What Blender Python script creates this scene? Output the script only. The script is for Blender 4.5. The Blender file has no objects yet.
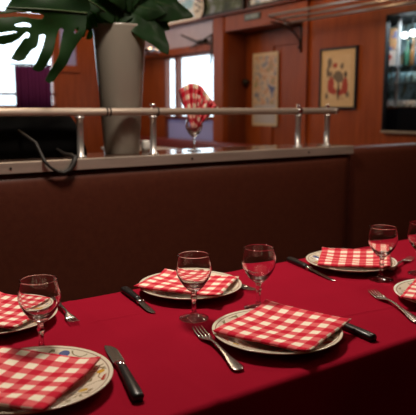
import bpy, bmesh, math, random
from mathutils import Vector, Matrix, noise
random.seed(7)
PI = math.pi
C = bpy.context.scene.collection
SC = bpy.context.scene

# ------------------------------------------------------------------ camera
cam = bpy.data.cameras.new('camera'); co = bpy.data.objects.new('camera', cam); C.objects.link(co)
SC.camera = co
cam.sensor_width = 36; cam.lens = 36*620/416
co.location = (0, 0, 1.18)
AZ, PITCH = math.radians(55.452), math.radians(9.117)

fw = Vector((math.cos(AZ)*math.cos(PITCH), math.sin(AZ)*math.cos(PITCH), -math.sin(PITCH)))
co.rotation_euler = fw.to_track_quat('-Z', 'Y').to_euler()
cam.clip_start = .02
cam.dof.use_dof = True; cam.dof.focus_distance = 1.27; cam.dof.aperture_fstop = 6

# ------------------------------------------------------------------ world: bright overcast daylight outside the windows
w = bpy.data.worlds.new('daylight'); SC.world = w; w.use_nodes = True
bg = w.node_tree.nodes['Background']; bg.inputs[0].default_value = (.74, .90, 1, 1); bg.inputs[1].default_value = 3.0

def lamp(name, kind, loc, power, col, size=.08, target=None, spot=None, sy=None):
    l = bpy.data.lights.new(name, kind); l.energy = power; l.color = col
    o = bpy.data.objects.new(name, l); C.objects.link(o); o.location = loc
    if kind == 'AREA':
        l.size = size
        if sy: l.shape = 'RECTANGLE'; l.size_y = sy
    else: l.shadow_soft_size = size
    if spot: l.spot_size = math.radians(spot); l.spot_blend = .8
    if target: o.rotation_euler = (Vector(target)-Vector(loc)).to_track_quat('-Z', 'Y').to_euler()
    return o
WARM = (1, .70, .42)
lamp('pendant_light', 'AREA', (.78, 1.60, 2.2), 27, (1, .87, .74), .30, (.85, 1.1, .75))
lamp('pendant_light', 'AREA', (2.25, 1.62, 2.15), 8, (1, .84, .68), .30, (2.2, 1.5, .9))
lamp('glint_light', 'POINT', (.1, -.9, 2.3), 1.6, WARM, .04)  # two unseen lights added to put highlights in the glasses
lamp('glint_light', 'POINT', (2.9, .4, 2.3), 1.6, WARM, .04)
lamp('fill_light', 'AREA', (.2, .2, 2.8), 2.0, WARM, 1.6, (.6, 1.2, 0))  # unseen soft fill added to lift the dim room
lamp('wall_washer', 'AREA', (3.1, 4.6, 2.85), 40, (1, .64, .35), .5, (4.5, 4.9, 1.4), sy=2.2)
lamp('wall_washer_far', 'AREA', (3.0, 7.0, 2.85), 30, (1, .66, .40), .5, (4.2, 8.0, 1.2), sy=1.6)
lamp('bar_light', 'AREA', (1.6, 3.6, 2.8), 10, WARM, .6, (1.5, 2.3, 1.0))

bl = lamp('cabinet_fill', 'AREA', (4.70, 3.6, 1.97), 9, (.85, .95, 1), .12, (4.85, 3.6, 1.2), sy=.7)  # unseen fill added to brighten the inside of the cabinet
SC.view_settings.view_transform = 'Standard'; SC.view_settings.look = 'None'
SC.view_settings.gamma = 1; SC.view_settings.exposure = 0
SC.view_settings.use_curve_mapping = False
SC.cycles.use_denoising = True
SC.cycles.max_bounces = 14; SC.cycles.transmission_bounces = 12; SC.cycles.transparent_max_bounces = 12
SC.cycles.sample_clamp_indirect = 6

# ------------------------------------------------------------------ materials
def mat(name, col, rough=.6, metal=0, trans=0, ior=1.45, coat=0, spec=None, emit=None, es=0, sheen=0):
    m = bpy.data.materials.new(name); m.use_nodes = True
    b = m.node_tree.nodes['Principled BSDF']; I = b.inputs
    I['Base Color'].default_value = (*col, 1); I['Roughness'].default_value = rough; I['Metallic'].default_value = metal
    I['Transmission Weight'].default_value = trans; I['IOR'].default_value = ior; I['Coat Weight'].default_value = coat
    I['Sheen Weight'].default_value = sheen
    if spec is not None: I['Specular IOR Level'].default_value = spec
    if emit: I['Emission Color'].default_value = (*emit, 1); I['Emission Strength'].default_value = es
    return m
def nodes(m): return m.node_tree.nodes, m.node_tree.links, m.node_tree.nodes['Principled BSDF']
def vary(m, c1, c2, scale=(1, 1, 1), nscale=5, detail=4, bump=0, lo=.3, hi=.7, bdist=.002, coord='Object'):
    N, L, B = nodes(m)
    tc = N.new('ShaderNodeTexCoord'); mp = N.new('ShaderNodeMapping'); nz = N.new('ShaderNodeTexNoise'); rp = N.new('ShaderNodeValToRGB')
    mp.inputs['Scale'].default_value = scale; nz.inputs['Scale'].default_value = nscale; nz.inputs['Detail'].default_value = detail
    L.new(tc.outputs[coord], mp.inputs[0]); L.new(mp.outputs[0], nz.inputs['Vector']); L.new(nz.outputs[0], rp.inputs[0])
    rp.color_ramp.elements[0].position = lo; rp.color_ramp.elements[1].position = hi
    rp.color_ramp.elements[0].color = (*c1, 1); rp.color_ramp.elements[1].color = (*c2, 1)
    L.new(rp.outputs[0], B.inputs['Base Color'])
    if bump:
        bp = N.new('ShaderNodeBump'); bp.inputs['Strength'].default_value = bump; bp.inputs['Distance'].default_value = bdist
        L.new(nz.outputs[0], bp.inputs['Height']); L.new(bp.outputs[0], B.inputs['Normal'])
    return m

M = {}
M['wood'] = vary(mat('varnished_wood', (.3, .1, .04), .42, spec=.3), (.22, .046, .011), (.32, .076, .019), (5, 5, .7), 3.5, 5, .05)
M['wood_dark'] = vary(mat('dark_varnished_wood', (.1, .03, .02), .35), (.13, .030, .014), (.20, .050, .022), (6, 6, .7), 3, 5)
M['leather'] = vary(mat('brown_leather', (.12, .04, .025), .42), (.072, .017, .009), (.086, .022, .011), (1, 1, 1), 60, 3, .04, bdist=.0004)
M['leather_red'] = mat('dark_red_leather', (.16, .025, .02), .45)
M['metal'] = vary(mat('brushed_metal', (.6, .56, .52), .38, .55), (.42, .35, .29), (.54, .46, .39), (1, 8, 8), 6, 3)
M['tube'] = mat('satin_rail_metal', (.58, .47, .38), .36, .35)
M['satin'] = mat('satin_steel', (.52, .49, .46), .30, .8)
M['chrome'] = mat('chrome', (.8, .8, .82), .12, 1)
M['brass'] = mat('brass_tube', (.72, .55, .38), .25, 1)
M['iron'] = mat('dark_iron', (.03, .025, .022), .5, .6)
M['black'] = mat('black_finish', (.006, .006, .007), .5)
M['steel'] = mat('cutlery_steel', (.62, .57, .52), .24, 1)
M['blade'] = mat('blade_steel', (.50, .46, .42), .20, 1)
M['handle'] = mat('black_knife_handle', (.012, .010, .010), .33)
def glass_material(name, k):
    m = mat(name, (1, 1, 1), 0, 0, 1, 1.46); N, L, B = nodes(m)
    tp = N.new('ShaderNodeBsdfTransparent'); mx = N.new('ShaderNodeMixShader'); mx.inputs[0].default_value = k
    L.new(B.outputs[0], mx.inputs[1]); L.new(tp.outputs[0], mx.inputs[2]); L.new(mx.outputs[0], N['Material Output'].inputs[0]); return m
M['glass'] = mat('clear_glass', (1, 1, 1), 0, 0, 1, 1.46)
M['glass_foot'] = glass_material('clear_glass_foot', .15)
M['floor'] = vary(mat('floor_tile', (.06, .03, .02), .5), (.05, .025, .018), (.08, .04, .028), (1, 1, 1), 4)
M['ceil'] = mat('ceiling_paint', (.30, .22, .17), .8)
M['room'] = mat('dark_room_wall', (.06, .022, .014), .7)
M['zinc'] = vary(mat('grey_glazed_pot', (.25, .22, .18), .30, 0, coat=.3), (.20, .175, .14), (.25, .22, .18), (1, 1, .2), 6, 3)
M['soil'] = mat('soil', (.02, .012, .008), .9)
M['coat'] = mat('black_cloth', (.005, .005, .005), 1, spec=.05)
M['root'] = mat('dark_root_skin', (.010, .007, .005), .6)  # dark skin of the monstera's aerial root
M['purple'] = mat('purple_curtain', (.10, .008, .10), .8)
M['lavender'] = vary(mat('soffit_painted_daylight', (.4, .36, .45), .35), (.40, .36, .46), (.50, .45, .55), (1, 1, 1), 3)  # lilac tint is bluish window light painted into the soffit
M['frame'] = mat('black_frame', (.015, .012, .012), .4)
M['mount'] = mat('cream_paper', (.62, .48, .30), .8)
M['white'] = mat('white_ceramic', (.75, .72, .66), .25)
M['bulb'] = mat('lit_bulb', (1, 1, 1), .3, emit=(.9, .97, 1), es=7)
M['ledge'] = mat('varnished_ledge', (.13, .075, .055), .16, coat=.6)
M['upright'] = mat('grey_upright', (.35, .36, .36), .5)
M['stem'] = mat('plant_stem', (.03, .05, .015), .5)

def leaf_material():
    m = mat('monstera_leaf', (.02, .07, .02), .48, spec=.3); vary(m, (.005, .018, .005), (.013, .040, .010), (1, 1, 1), 9, 3, .15)
    N, L, B = nodes(m)
    tr = N.new('ShaderNodeBsdfTranslucent'); tr.inputs[0].default_value = (.12, .38, .04, 1)
    mx = N.new('ShaderNodeMixShader'); mx.inputs[0].default_value = .42
    out = N['Material Output']; L.new(B.outputs[0], mx.inputs[1]); L.new(tr.outputs[0], mx.inputs[2]); L.new(mx.outputs[0], out.inputs[0])
    return m
M['leaf'] = leaf_material()

def pane_material(name, tint=(1, 1, 1), mixf=.06):
    m = mat(name, (.9, .95, 1), .03); N, L, B = nodes(m)
    tp = N.new('ShaderNodeBsdfTransparent'); tp.inputs[0].default_value = (*tint, 1)
    gl = N.new('ShaderNodeBsdfGlossy'); gl.inputs['Roughness'].default_value = .02
    mx = N.new('ShaderNodeMixShader'); mx.inputs[0].default_value = mixf
    L.new(tp.outputs[0], mx.inputs[1]); L.new(gl.outputs[0], mx.inputs[2]); L.new(mx.outputs[0], N['Material Output'].inputs[0])
    return m
M['pane'] = pane_material('window_glass')

def frosted_material():
    m = mat('frosted_lilac_glass', (.5, .48, .6), .5); N, L, B = nodes(m)
    tr = N.new('ShaderNodeBsdfTranslucent'); tr.inputs[0].default_value = (.32, .30, .42, 1)
    mx = N.new('ShaderNodeMixShader'); mx.inputs[0].default_value = .5
    L.new(B.outputs[0], mx.inputs[1]); L.new(tr.outputs[0], mx.inputs[2]); L.new(mx.outputs[0], N['Material Output'].inputs[0])
    return m
M['frosted'] = frosted_material()

def cloth_material():
    m = mat('red_tablecloth', (.42, .006, .03), 1)
    m.node_tree.nodes['Principled BSDF'].inputs['Specular IOR Level'].default_value = .04
    N, L, B = nodes(m); tc = N.new('ShaderNodeTexCoord'); nz = N.new('ShaderNodeTexNoise'); nz.inputs['Scale'].default_value = 700
    n2 = N.new('ShaderNodeTexNoise'); n2.inputs['Scale'].default_value = 7; rp = N.new('ShaderNodeValToRGB')
    rp.color_ramp.elements[0].color = (.25, .005, .018, 1); rp.color_ramp.elements[1].color = (.31, .007, .024, 1)
    bp = N.new('ShaderNodeBump'); bp.inputs['Strength'].default_value = .12; bp.inputs['Distance'].default_value = .0006
    L.new(tc.outputs['Object'], nz.inputs['Vector']); L.new(tc.outputs['Object'], n2.inputs['Vector'])
    L.new(n2.outputs[0], rp.inputs[0]); L.new(rp.outputs[0], B.inputs['Base Color'])
    L.new(nz.outputs[0], bp.inputs['Height']); L.new(bp.outputs[0], B.inputs['Normal'])
    return m
M['cloth'] = cloth_material()

def gingham_material(name, period=1.0):
    # woven check: warp and weft stripes; both red = deep red, one = pinkish red, none = cream
    m = mat(name, (.8, .7, .6), .85, spec=.15); N, L, B = nodes(m)
    uv = N.new('ShaderNodeUVMap'); sp = N.new('ShaderNodeSeparateXYZ'); L.new(uv.outputs[0], sp.inputs[0])
    outs = []
    for k in (0, 1):
        mu = N.new('ShaderNodeMath'); mu.operation = 'MULTIPLY'; mu.inputs[1].default_value = 2*PI/period; L.new(sp.outputs[k], mu.inputs[0])
        sn = N.new('ShaderNodeMath'); sn.operation = 'SINE'; L.new(mu.outputs[0], sn.inputs[0])
        mr = N.new('ShaderNodeMapRange'); mr.inputs['From Min'].default_value = -.13; mr.inputs['From Max'].default_value = .13
        L.new(sn.outputs[0], mr.inputs['Value']); outs.append(mr)
    ad = N.new('ShaderNodeMath'); ad.operation = 'ADD'; L.new(outs[0].outputs[0], ad.inputs[0]); L.new(outs[1].outputs[0], ad.inputs[1])
    hf = N.new('ShaderNodeMath'); hf.operation = 'MULTIPLY'; hf.inputs[1].default_value = .5; L.new(ad.outputs[0], hf.inputs[0])
    rp = N.new('ShaderNodeValToRGB'); e = rp.color_ramp.elements
    e[0].position = 0; e[0].color = (.88, .78, .62, 1); e[1].position = 1; e[1].color = (.55, .010, .035, 1)
    mid = rp.color_ramp.elements.new(.5); mid.color = (.70, .125, .135, 1)
    L.new(hf.outputs[0], rp.inputs[0]); L.new(rp.outputs[0], B.inputs['Base Color'])
    nz = N.new('ShaderNodeTexNoise'); nz.inputs['Scale'].default_value = 900; tc = N.new('ShaderNodeTexCoord'); L.new(tc.outputs['Object'], nz.inputs['Vector'])
    bp = N.new('ShaderNodeBump'); bp.inputs['Strength'].default_value = .2; bp.inputs['Distance'].default_value = .0006
    L.new(nz.outputs[0], bp.inputs['Height']); L.new(bp.outputs[0], B.inputs['Normal'])
    return m
M['gingham'] = gingham_material('red_and_cream_gingham')

def plate_material():
    # cream glaze with a thin brown line round the rim, and sprays of small flowers and leaves on the rim
    m = mat('cream_patterned_china', (.7, .62, .5), .16, coat=.3); N, L, B = nodes(m)
    tc = N.new('ShaderNodeTexCoord'); sp = N.new('ShaderNodeSeparateXYZ'); L.new(tc.outputs['Object'], sp.inputs[0])
    cb = N.new('ShaderNodeCombineXYZ'); L.new(sp.outputs[0], cb.inputs[0]); L.new(sp.outputs[1], cb.inputs[1])
    ln = N.new('ShaderNodeVectorMath'); ln.operation = 'LENGTH'; L.new(cb.outputs[0], ln.inputs[0]); r = ln.outputs['Value']
    def band(a, b, s=.0008):
        x = N.new('ShaderNodeMapRange'); x.inputs['From Min'].default_value = a-s; x.inputs['From Max'].default_value = a+s; L.new(r, x.inputs['Value'])
        y = N.new('ShaderNodeMapRange'); y.inputs['From Min'].default_value = b-s; y.inputs['From Max'].default_value = b+s
        y.inputs['To Min'].default_value = 1; y.inputs['To Max'].default_value = 0; L.new(r, y.inputs['Value'])
        z = N.new('ShaderNodeMath'); z.operation = 'MULTIPLY'; L.new(x.outputs[0], z.inputs[0]); L.new(y.outputs[0], z.inputs[1]); return z.outputs[0]
    def mix(fac, a, b):
        q = N.new('ShaderNodeMix'); q.data_type = 'RGBA'; L.new(fac, q.inputs['Factor'])
        (L.new(a, q.inputs['A']) if not isinstance(a, tuple) else setattr(q.inputs['A'], 'default_value', (*a, 1)))
        (L.new(b, q.inputs['B']) if not isinstance(b, tuple) else setattr(q.inputs['B'], 'default_value', (*b, 1)))
        return q.outputs['Result']
    base = (.78, .70, .55)
    c = mix(band(.1145, .1160), base, (.22, .08, .05))
    c = mix(band(.078, .079), c, (.35, .18, .10))
    # curling stems
    nz = N.new('ShaderNodeTexNoise'); nz.inputs['Scale'].default_value = 34; nz.inputs['Detail'].default_value = 1; L.new(tc.outputs['Object'], nz.inputs['Vector'])
    sb = N.new('ShaderNodeMath'); sb.operation = 'SUBTRACT'; sb.inputs[1].default_value = .5; L.new(nz.outputs[0], sb.inputs[0])
    ab = N.new('ShaderNodeMath'); ab.operation = 'ABSOLUTE'; L.new(sb.outputs[0], ab.inputs[0])
    lt = N.new('ShaderNodeMath'); lt.operation = 'LESS_THAN'; lt.inputs[1].default_value = .026; L.new(ab.outputs[0], lt.inputs[0])
    rim = band(.082, .111, .002)
    mm = N.new('ShaderNodeMath'); mm.operation = 'MULTIPLY'; L.new(lt.outputs[0], mm.inputs[0]); L.new(rim, mm.inputs[1])
    c = mix(mm.outputs[0], c, (.30, .24, .14))
    # blossoms
    vo = N.new('ShaderNodeTexVoronoi'); vo.inputs['Scale'].default_value = 34; L.new(cb.outputs[0], vo.inputs['Vector'])
    l2 = N.new('ShaderNodeMath'); l2.operation = 'LESS_THAN'; l2.inputs[1].default_value = .36; L.new(vo.outputs['Distance'], l2.inputs[0])
    s2 = N.new('ShaderNodeSeparateColor'); L.new(vo.outputs['Color'], s2.inputs[0])
    cr = N.new('ShaderNodeValToRGB'); cr.color_ramp.interpolation = 'CONSTANT'; L.new(s2.outputs[0], cr.inputs[0])
    ee = cr.color_ramp.elements; ee[0].color = (.42, .06, .04, 1); ee[1].position = .35; ee[1].color = (.60, .36, .05, 1)
    for p_, q_ in ((.55, (.10, .13, .30, 1)), (.72, (.14, .20, .09, 1)), (.86, (.5, .2, .12, 1))): x = ee.new(p_); x.color = q_
    g2 = N.new('ShaderNodeMath'); g2.operation = 'GREATER_THAN'; g2.inputs[1].default_value = .35; L.new(s2.outputs[1], g2.inputs[0])
    m2 = N.new('ShaderNodeMath'); m2.operation = 'MULTIPLY'; L.new(l2.outputs[0], m2.inputs[0]); L.new(rim, m2.inputs[1])
    m3 = N.new('ShaderNodeMath'); m3.operation = 'MULTIPLY'; L.new(m2.outputs[0], m3.inputs[0]); L.new(g2.outputs[0], m3.inputs[1])
    c = mix(m3.outputs[0], c, cr.outputs[0])
    L.new(c, B.inputs['Base Color'])
    return m
M['plate'] = plate_material()

def poster_material(name, cols, scale=9, seed=0, stretch=(1, 1, 1), smooth=True):
    m = mat(name, (.5, .5, .5), .5); N, L, B = nodes(m)
    tc = N.new('ShaderNodeTexCoord'); mp = N.new('ShaderNodeMapping'); mp.inputs['Location'].default_value = (seed, seed*1.7, seed*.6); mp.inputs['Scale'].default_value = stretch
    nz = N.new('ShaderNodeTexNoise'); nz.inputs['Scale'].default_value = scale; nz.inputs['Detail'].default_value = 2.5
    rp = N.new('ShaderNodeValToRGB'); L.new(tc.outputs['Object'], mp.inputs[0]); L.new(mp.outputs[0], nz.inputs['Vector']); L.new(nz.outputs[0], rp.inputs[0])
    if not smooth: rp.color_ramp.interpolation = 'CONSTANT'
    e = rp.color_ramp.elements; n = len(cols); e[0].position = .34; e[0].color = (*cols[0], 1); e[1].position = .66; e[1].color = (*cols[-1], 1)
    for i in range(1, n-1): x = e.new(.34+.32*i/(n-1)); x.color = (*cols[i], 1)
    L.new(rp.outputs[0], B.inputs['Base Color']); return m

# ------------------------------------------------------------------ mesh helpers
def link(name, bm, m, parent=None, smooth=False, loc=None):
    bm.normal_update()
    me = bpy.data.meshes.new(name); bm.to_mesh(me); bm.free()
    if m: me.materials.append(m)
    if smooth:
        for p in me.polygons: p.use_smooth = True
    o = bpy.data.objects.new(name, me); C.objects.link(o)
    if parent: o.parent = parent
    if loc: o.location = loc
    return o
def tag(o, label=None, cat=None, group=None, kind=None):
    for k, v in (('label', label), ('category', cat), ('group', group), ('kind', kind)):
        if v: o[k] = v
    return o
def thing(name, label, cat, loc=(0, 0, 0), rz=0, group=None):
    o = bpy.data.objects.new(name, None); C.objects.link(o); o.location = loc; o.rotation_euler = (0, 0, rz)
    return tag(o, label, cat, group)
def box(bm, x0, x1, y0, y1, z0, z1, bev=0):
    r = bmesh.ops.create_cube(bm, size=1, matrix=Matrix.Translation(((x0+x1)/2, (y0+y1)/2, (z0+z1)/2)) @ Matrix.Diagonal((x1-x0, y1-y0, z1-z0, 1)))
    if bev:
        es = {e for v in r['verts'] for e in v.link_edges}
        bmesh.ops.bevel(bm, geom=list(es), offset=bev, segments=2, affect='EDGES', profile=.5)
    return bm
def bx(*a, bev=0): return box(bmesh.new(), *a, bev=bev)
def lathe(bm, prof, cx=0, cy=0, n=48):
    rings = []
    for r, z in prof:
        if r < 1e-6: rings.append([bm.verts.new((cx, cy, z))])
        else: rings.append([bm.verts.new((cx+r*math.cos(2*PI*k/n), cy+r*math.sin(2*PI*k/n), z)) for k in range(n)])
    for a, b in zip(rings, rings[1:]):
        for k in range(n):
            j = (k+1) % n
            if len(a) == 1: bm.faces.new((a[0], b[k], b[j]))
            elif len(b) == 1: bm.faces.new((a[k], b[0], a[j]))
            else: bm.faces.new((a[k], b[k], b[j], a[j]))
    bmesh.ops.recalc_face_normals(bm, faces=bm.faces)
    return bm
def tube(bm, pts, r, n=12, cap=True):
    pts = [Vector(p) for p in pts]; rs = r if isinstance(r, (list, tuple)) else [r]*len(pts)
    rings = []; up = None
    for i, p in enumerate(pts):
        t = (pts[min(i+1, len(pts)-1)]-pts[max(i-1, 0)]).normalized()
        if up is None: up = t.orthogonal().normalized()
        up = (up-t*up.dot(t)).normalized(); s = t.cross(up)
        rings.append([bm.verts.new(p+(up*math.cos(2*PI*k/n)+s*math.sin(2*PI*k/n))*rs[i]) for k in range(n)])
    for a, b in zip(rings, rings[1:]):
        for k in range(n): bm.faces.new((a[k], a[(k+1) % n], b[(k+1) % n], b[k]))
    if cap: bm.faces.new(rings[0][::-1]); bm.faces.new(rings[-1])
    bmesh.ops.recalc_face_normals(bm, faces=bm.faces)
    return bm
def ring(bm, c, R, r, axis='X', n=20, m=8):
    pts = []
    vs = [[None]*m for _ in range(n)]
    for i in range(n):
        a = 2*PI*i/n
        for j in range(m):
            b = 2*PI*j/m; q = R+r*math.cos(b); h = r*math.sin(b)
            p = {'X': (h, q*math.cos(a), q*math.sin(a)), 'Z': (q*math.cos(a), q*math.sin(a), h)}[axis]
            vs[i][j] = bm.verts.new(Vector(c)+Vector(p))
    for i in range(n):
        for j in range(m): bm.faces.new((vs[i][j], vs[(i+1) % n][j], vs[(i+1) % n][(j+1) % m], vs[i][(j+1) % m]))
    bmesh.ops.recalc_face_normals(bm, faces=bm.faces)
    return bm
def struct(name, bm, m, parent=None):
    o = link(name, bm, m, parent)
    if not parent: o['kind'] = 'structure'
    return o
def copy_tree(o, parent=None):
    c = o.copy(); C.objects.link(c); c.parent = parent
    for ch in [x for x in C.objects if x.parent == o]: copy_tree(ch, c)
    return c

# ------------------------------------------------------------------ the room
X0, X1, Y0, Y1, ZT = -2.2, 4.5, -2.0, 8.5, 3.0
struct('floor', bx(X0, X1+.5, Y0, Y1+.3, -.1, 0), M['floor'])
struct('ceiling', bx(X0, X1+.5, Y0, Y1+.3, ZT, ZT+.1), M['ceil'])
struct('wall_left', bx(X0-.1, X0, Y0, Y1+.1, 0, ZT), M['room'])
struct('wall_near', bx(X0, X1+.1, Y0-.1, Y0, 0, ZT), M['room'])
# right-hand wall (plane X = 4.5) with openings: window Y 6.35-7.66 z .72-1.88, door Y 4.80-6.14 z 0-2.07, bar display Y 2.6-4.07.. z .97-1.98
def wall_with_holes(bm, ax, p0, p1, u0, u1, z0, z1, holes):
    us = sorted({u0, u1, *[h[0] for h in holes], *[h[1] for h in holes]}); zs = sorted({z0, z1, *[h[2] for h in holes], *[h[3] for h in holes]})
    for a, b in zip(us, us[1:]):
        for c, d in zip(zs, zs[1:]):
            um, zm = (a+b)/2, (c+d)/2
            if any(h[0] < um < h[1] and h[2] < zm < h[3] for h in holes): continue
            if ax == 'X': box(bm, p0, p1, a, b, c, d)
            else: box(bm, a, b, p0, p1, c, d)
    return bm
DIS = (2.60, 3.745, .965, 1.985)
struct('wall_right', wall_with_holes(bmesh.new(), 'X', 4.5, 4.52, Y0, Y1+.1, 0, ZT, [(6.35, 7.62, .72, 1.88), (4.80, 6.14, 0, 2.07), DIS]), M['wood'])
struct('wall_back', wall_with_holes(bmesh.new(), 'Y', 8.5, 8.62, X0, 4.5, 0, ZT, [(1.0, 3.27, 1.18, 2.36), (1.0, 3.27, 2.42, 2.85), (3.33, 3.60, 1.76, 2.45)]), M['wood'])
# back wall: pale upright panel beside the window
bm = bmesh.new()
for (a, b, c, d) in ((3.33, 3.345, 1.76, 2.45), (3.585, 3.60, 1.76, 2.45), (3.33, 3.60, 1.76, 1.775), (3.33, 3.60, 2.435, 2.45)): box(bm, a, b, 8.5, 8.56, c, d)
w3 = struct('window_3', bm, M['wood'])
link('frosted_pane', bx(3.345, 3.585, 8.52, 8.526, 1.775, 2.435), M['frosted'], w3)
struct('trim_2', bx(3.27, 3.62, 8.46, 8.5, 1.68, 1.735), M['wood'])
# soffit panel over the right-hand window, tinted with painted window light
struct('trim_3', bx(4.485, 4.5, 6.42, 8.4, 1.97, 2.248), M['lavender'])
struct('trim_4', bx(4.46, 4.5, 6.16, 8.45, 1.88, 1.965), M['wood'])
# header cornice above the door and window
struct('trim_5', bx(4.39, 4.5, 4.55, 8.45, 2.25, 2.268, bev=.004), M['wood_dark'])
# door frame and recessed door
bm = bmesh.new(); box(bm, 4.44, 4.5, 6.14, 6.34, 0, 2.248); box(bm, 4.47, 4.5, 4.73, 4.80, 0, 2.07); box(bm, 4.46, 4.5, 4.73, 6.14, 2.07, 2.248)
struct('trim_6', bm, M['wood'])
bm = bmesh.new(); box(bm, 4.80, 4.84, 4.80, 6.14, 0, 2.07)
for (a, b, c, d) in ((4.82, 4.98, .05, 2.05), (5.62, 6.12, .05, 2.05), (4.98, 5.62, 1.88, 2.05), (4.98, 5.62, .05, .2)): box(bm, 4.78, 4.80, a, b, c, d, bev=.004)
d1 = struct('door_1', bm, M['wood'])
d1['kind'] = 'structure'
kb = bmesh.new(); lathe(kb, [(0, 0), (.02, 0), (.012, .02), (.03, .04), (.034, .06), (.02, .08), (0, .082)], n=20)
for v in kb.verts: v.co = Vector((4.78-v.co.z, 6.07+v.co.x*1.4, 1.49+v.co.y*1.4))
link('door_knob', kb, M['iron'], d1, True)
bm = bmesh.new(); box(bm, 4.52, 4.88, 6.14, 6.2, 0, 2.1); box(bm, 4.52, 4.88, 4.74, 4.80, 0, 2.1); box(bm, 4.84, 4.88, 4.8, 6.14, 0, 2.1); box(bm, 4.52, 4.84, 4.80, 6.14, 2.07, 2.11)
struct('trim_7', bm, M['wood_dark'])
# window on the right wall
bm = bmesh.new()
for (a, b, c, d) in ((6.35, 6.39, .72, 1.88), (7.58, 7.62, .72, 1.88), (6.35, 7.62, 1.84, 1.88), (6.35, 7.62, 1.03, 1.075), (6.35, 7.62, .72, .75), (7.27, 7.33, 1.03, 1.88)):
    box(bm, 4.50, 4.58, a, b, c, d)
w1 = struct('window_1', bm, M['wood_dark']); w1['kind'] = 'structure'
link('pane', bx(4.54, 4.546, 6.39, 7.27, 1.075, 1.84), M['pane'], w1)
link('pane', bx(4.54, 4.546, 7.33, 7.58, 1.075, 1.84), M['pane'], w1)
fp = link('frosted_pane', bx(4.54, 4.546, 6.39, 7.58, .75, 1.03), M['frosted'], w1); fp['label'] = 'lilac frosted lower pane'
# big window on the back wall
bm = bmesh.new()
for (a, b, c, d) in ((1.0, 3.27, 1.18, 1.22), (1.0, 3.27, 2.33, 2.36), (3.23, 3.27, 1.18, 2.36), (1.0, 3.27, 1.35, 1.385), (1.0, 1.05, 1.18, 2.36), (2.1, 2.14, 1.18, 2.36), (1.0, 3.27, 2.42, 2.45), (1.0, 3.27, 2.82, 2.85), (3.23, 3.27, 2.42, 2.85)):
    box(bm, a, b, 8.5, 8.57, c, d)
w2 = struct('window_2', bm, M['wood']); w2['kind'] = 'structure'
link('pane', bx(1.05, 3.23, 8.53, 8.535, 1.22, 2.33), M['pane'], w2)
link('pane', bx(1.0, 3.23, 8.53, 8.535, 2.45, 2.82), M['pane'], w2)

# purple cafe curtain with folds in front of the lower right of the back window
t = thing('cafe_curtain', 'short dark purple curtain at the foot of the bright left window', 'curtain', (2.90, 8.36, 1.18))
bm = bmesh.new(); cols = []
n = 70
for i in range(n+1):
    x = -.25+.50*i/n; y = .022*math.sin(i*.9)+.008*math.sin(i*.37)
    cols.append([bm.verts.new((x, y, z)) for z in (-.12, .2, .56)])
for a, b in zip(cols, cols[1:]):
    for k in (0, 1): bm.faces.new((a[k], b[k], b[k+1], a[k+1]))
o = link('curtain_cloth', bm, M['purple'], t, True); s = o.modifiers.new('s', 'SOLIDIFY'); s.thickness = .004
link('curtain_rod', tube(bmesh.new(), [(-.28, 0, .575), (.245, 0, .575)], .012), M['iron'], t)
for a, b in ((-.28, -.265), (.235, .245)): link('rod_bracket', bx(a, b, 0, .14, .565, .585), M['iron'], t)

# ------------------------------------------------------------------ things on the far wall
def framed(name, label, y0, y1, z0, z1, art, x=4.5, fr=.018, fm='frame', mount=0, cat='picture', depth=.03, group=None):
    t = thing(name, label, cat, (x, (y0+y1)/2, z0), group=group); h = (y1-y0)/2; H = z1-z0
    bm = bmesh.new()
    for (a, b, c, d) in ((-h, -h+fr, 0, H), (h-fr, h, 0, H), (-h+fr, h-fr, 0, fr), (-h+fr, h-fr, H-fr, H)): box(bm, -depth, 0, a, b, c, d)
    link('picture_frame', bm, M[fm], t)
    if mount:
        link('mount', bx(-.012, 0, -h+fr, h-fr, fr, H-fr), M['mount'], t)
        link('print', bx(-.015, -.012, -h+fr+mount, h-fr-mount, fr+mount*1.3, H-fr-mount*1.1), art, t)
    else: link('print', bx(-.014, 0, -h+fr, h-fr, fr, H-fr), art, t)
    return t
art1 = poster_material('figures_print', [(.50, .36, .22), (.62, .48, .30), (.66, .52, .34)], 8, 3.1)
fpic = framed('framed_picture', 'black-framed cream print with red and dark figures on the wooden wall', 4.07, 4.55, 1.175, 1.755, art1, fr=.017, mount=.05)
def blot(yc, zc, ry, rz, m_, x=-.0155, seed=0, name='print_figure'):
    bm = bmesh.new(); vs = [bm.verts.new((x-.0006, yc+ry*math.cos(2*PI*k/28)*(1+.6*noise.noise((k*.6, seed, 0))), zc+rz*math.sin(2*PI*k/28)*(1+.6*noise.noise((k*.6, seed, 4))))) for k in range(28)]
    f = bm.faces.new(vs); r_ = bmesh.ops.extrude_face_region(bm, geom=[f])
    for v in r_['geom']:
        if isinstance(v, bmesh.types.BMVert): v.co.x += .0006
    return bm
inkd, inkr, inkb = mat('dark_print_ink', (.05, .035, .03), .6), mat('red_print_ink', (.36, .05, .035), .6), mat('grey_print_ink', (.16, .13, .10), .6)
for (yc, zc, ry, rz, m_) in ((-.01, .30, .070, .055, inkb), (-.012, .17, .014, .085, inkd), (.09, .22, .044, .080, inkr), (.10, .33, .024, .028, inkb), (-.095, .21, .038, .080, inkr), (-.10, .32, .020, .030, inkd),
                             (-.04, .15, .030, .030, inkr), (.04, .16, .026, .030, inkr), (.112, .44, .030, .050, inkb), (.135, .36, .014, .06, inkd), (-.05, .40, .022, .03, inkb), (.04, .41, .030, .026, inkr), (.14, .12, .02, .03, inkb), (-.13, .13, .02, .03, inkb)):
    link('print_figure', blot(yc, zc, ry, rz, m_, seed=zc*9), m_, fpic)
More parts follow.
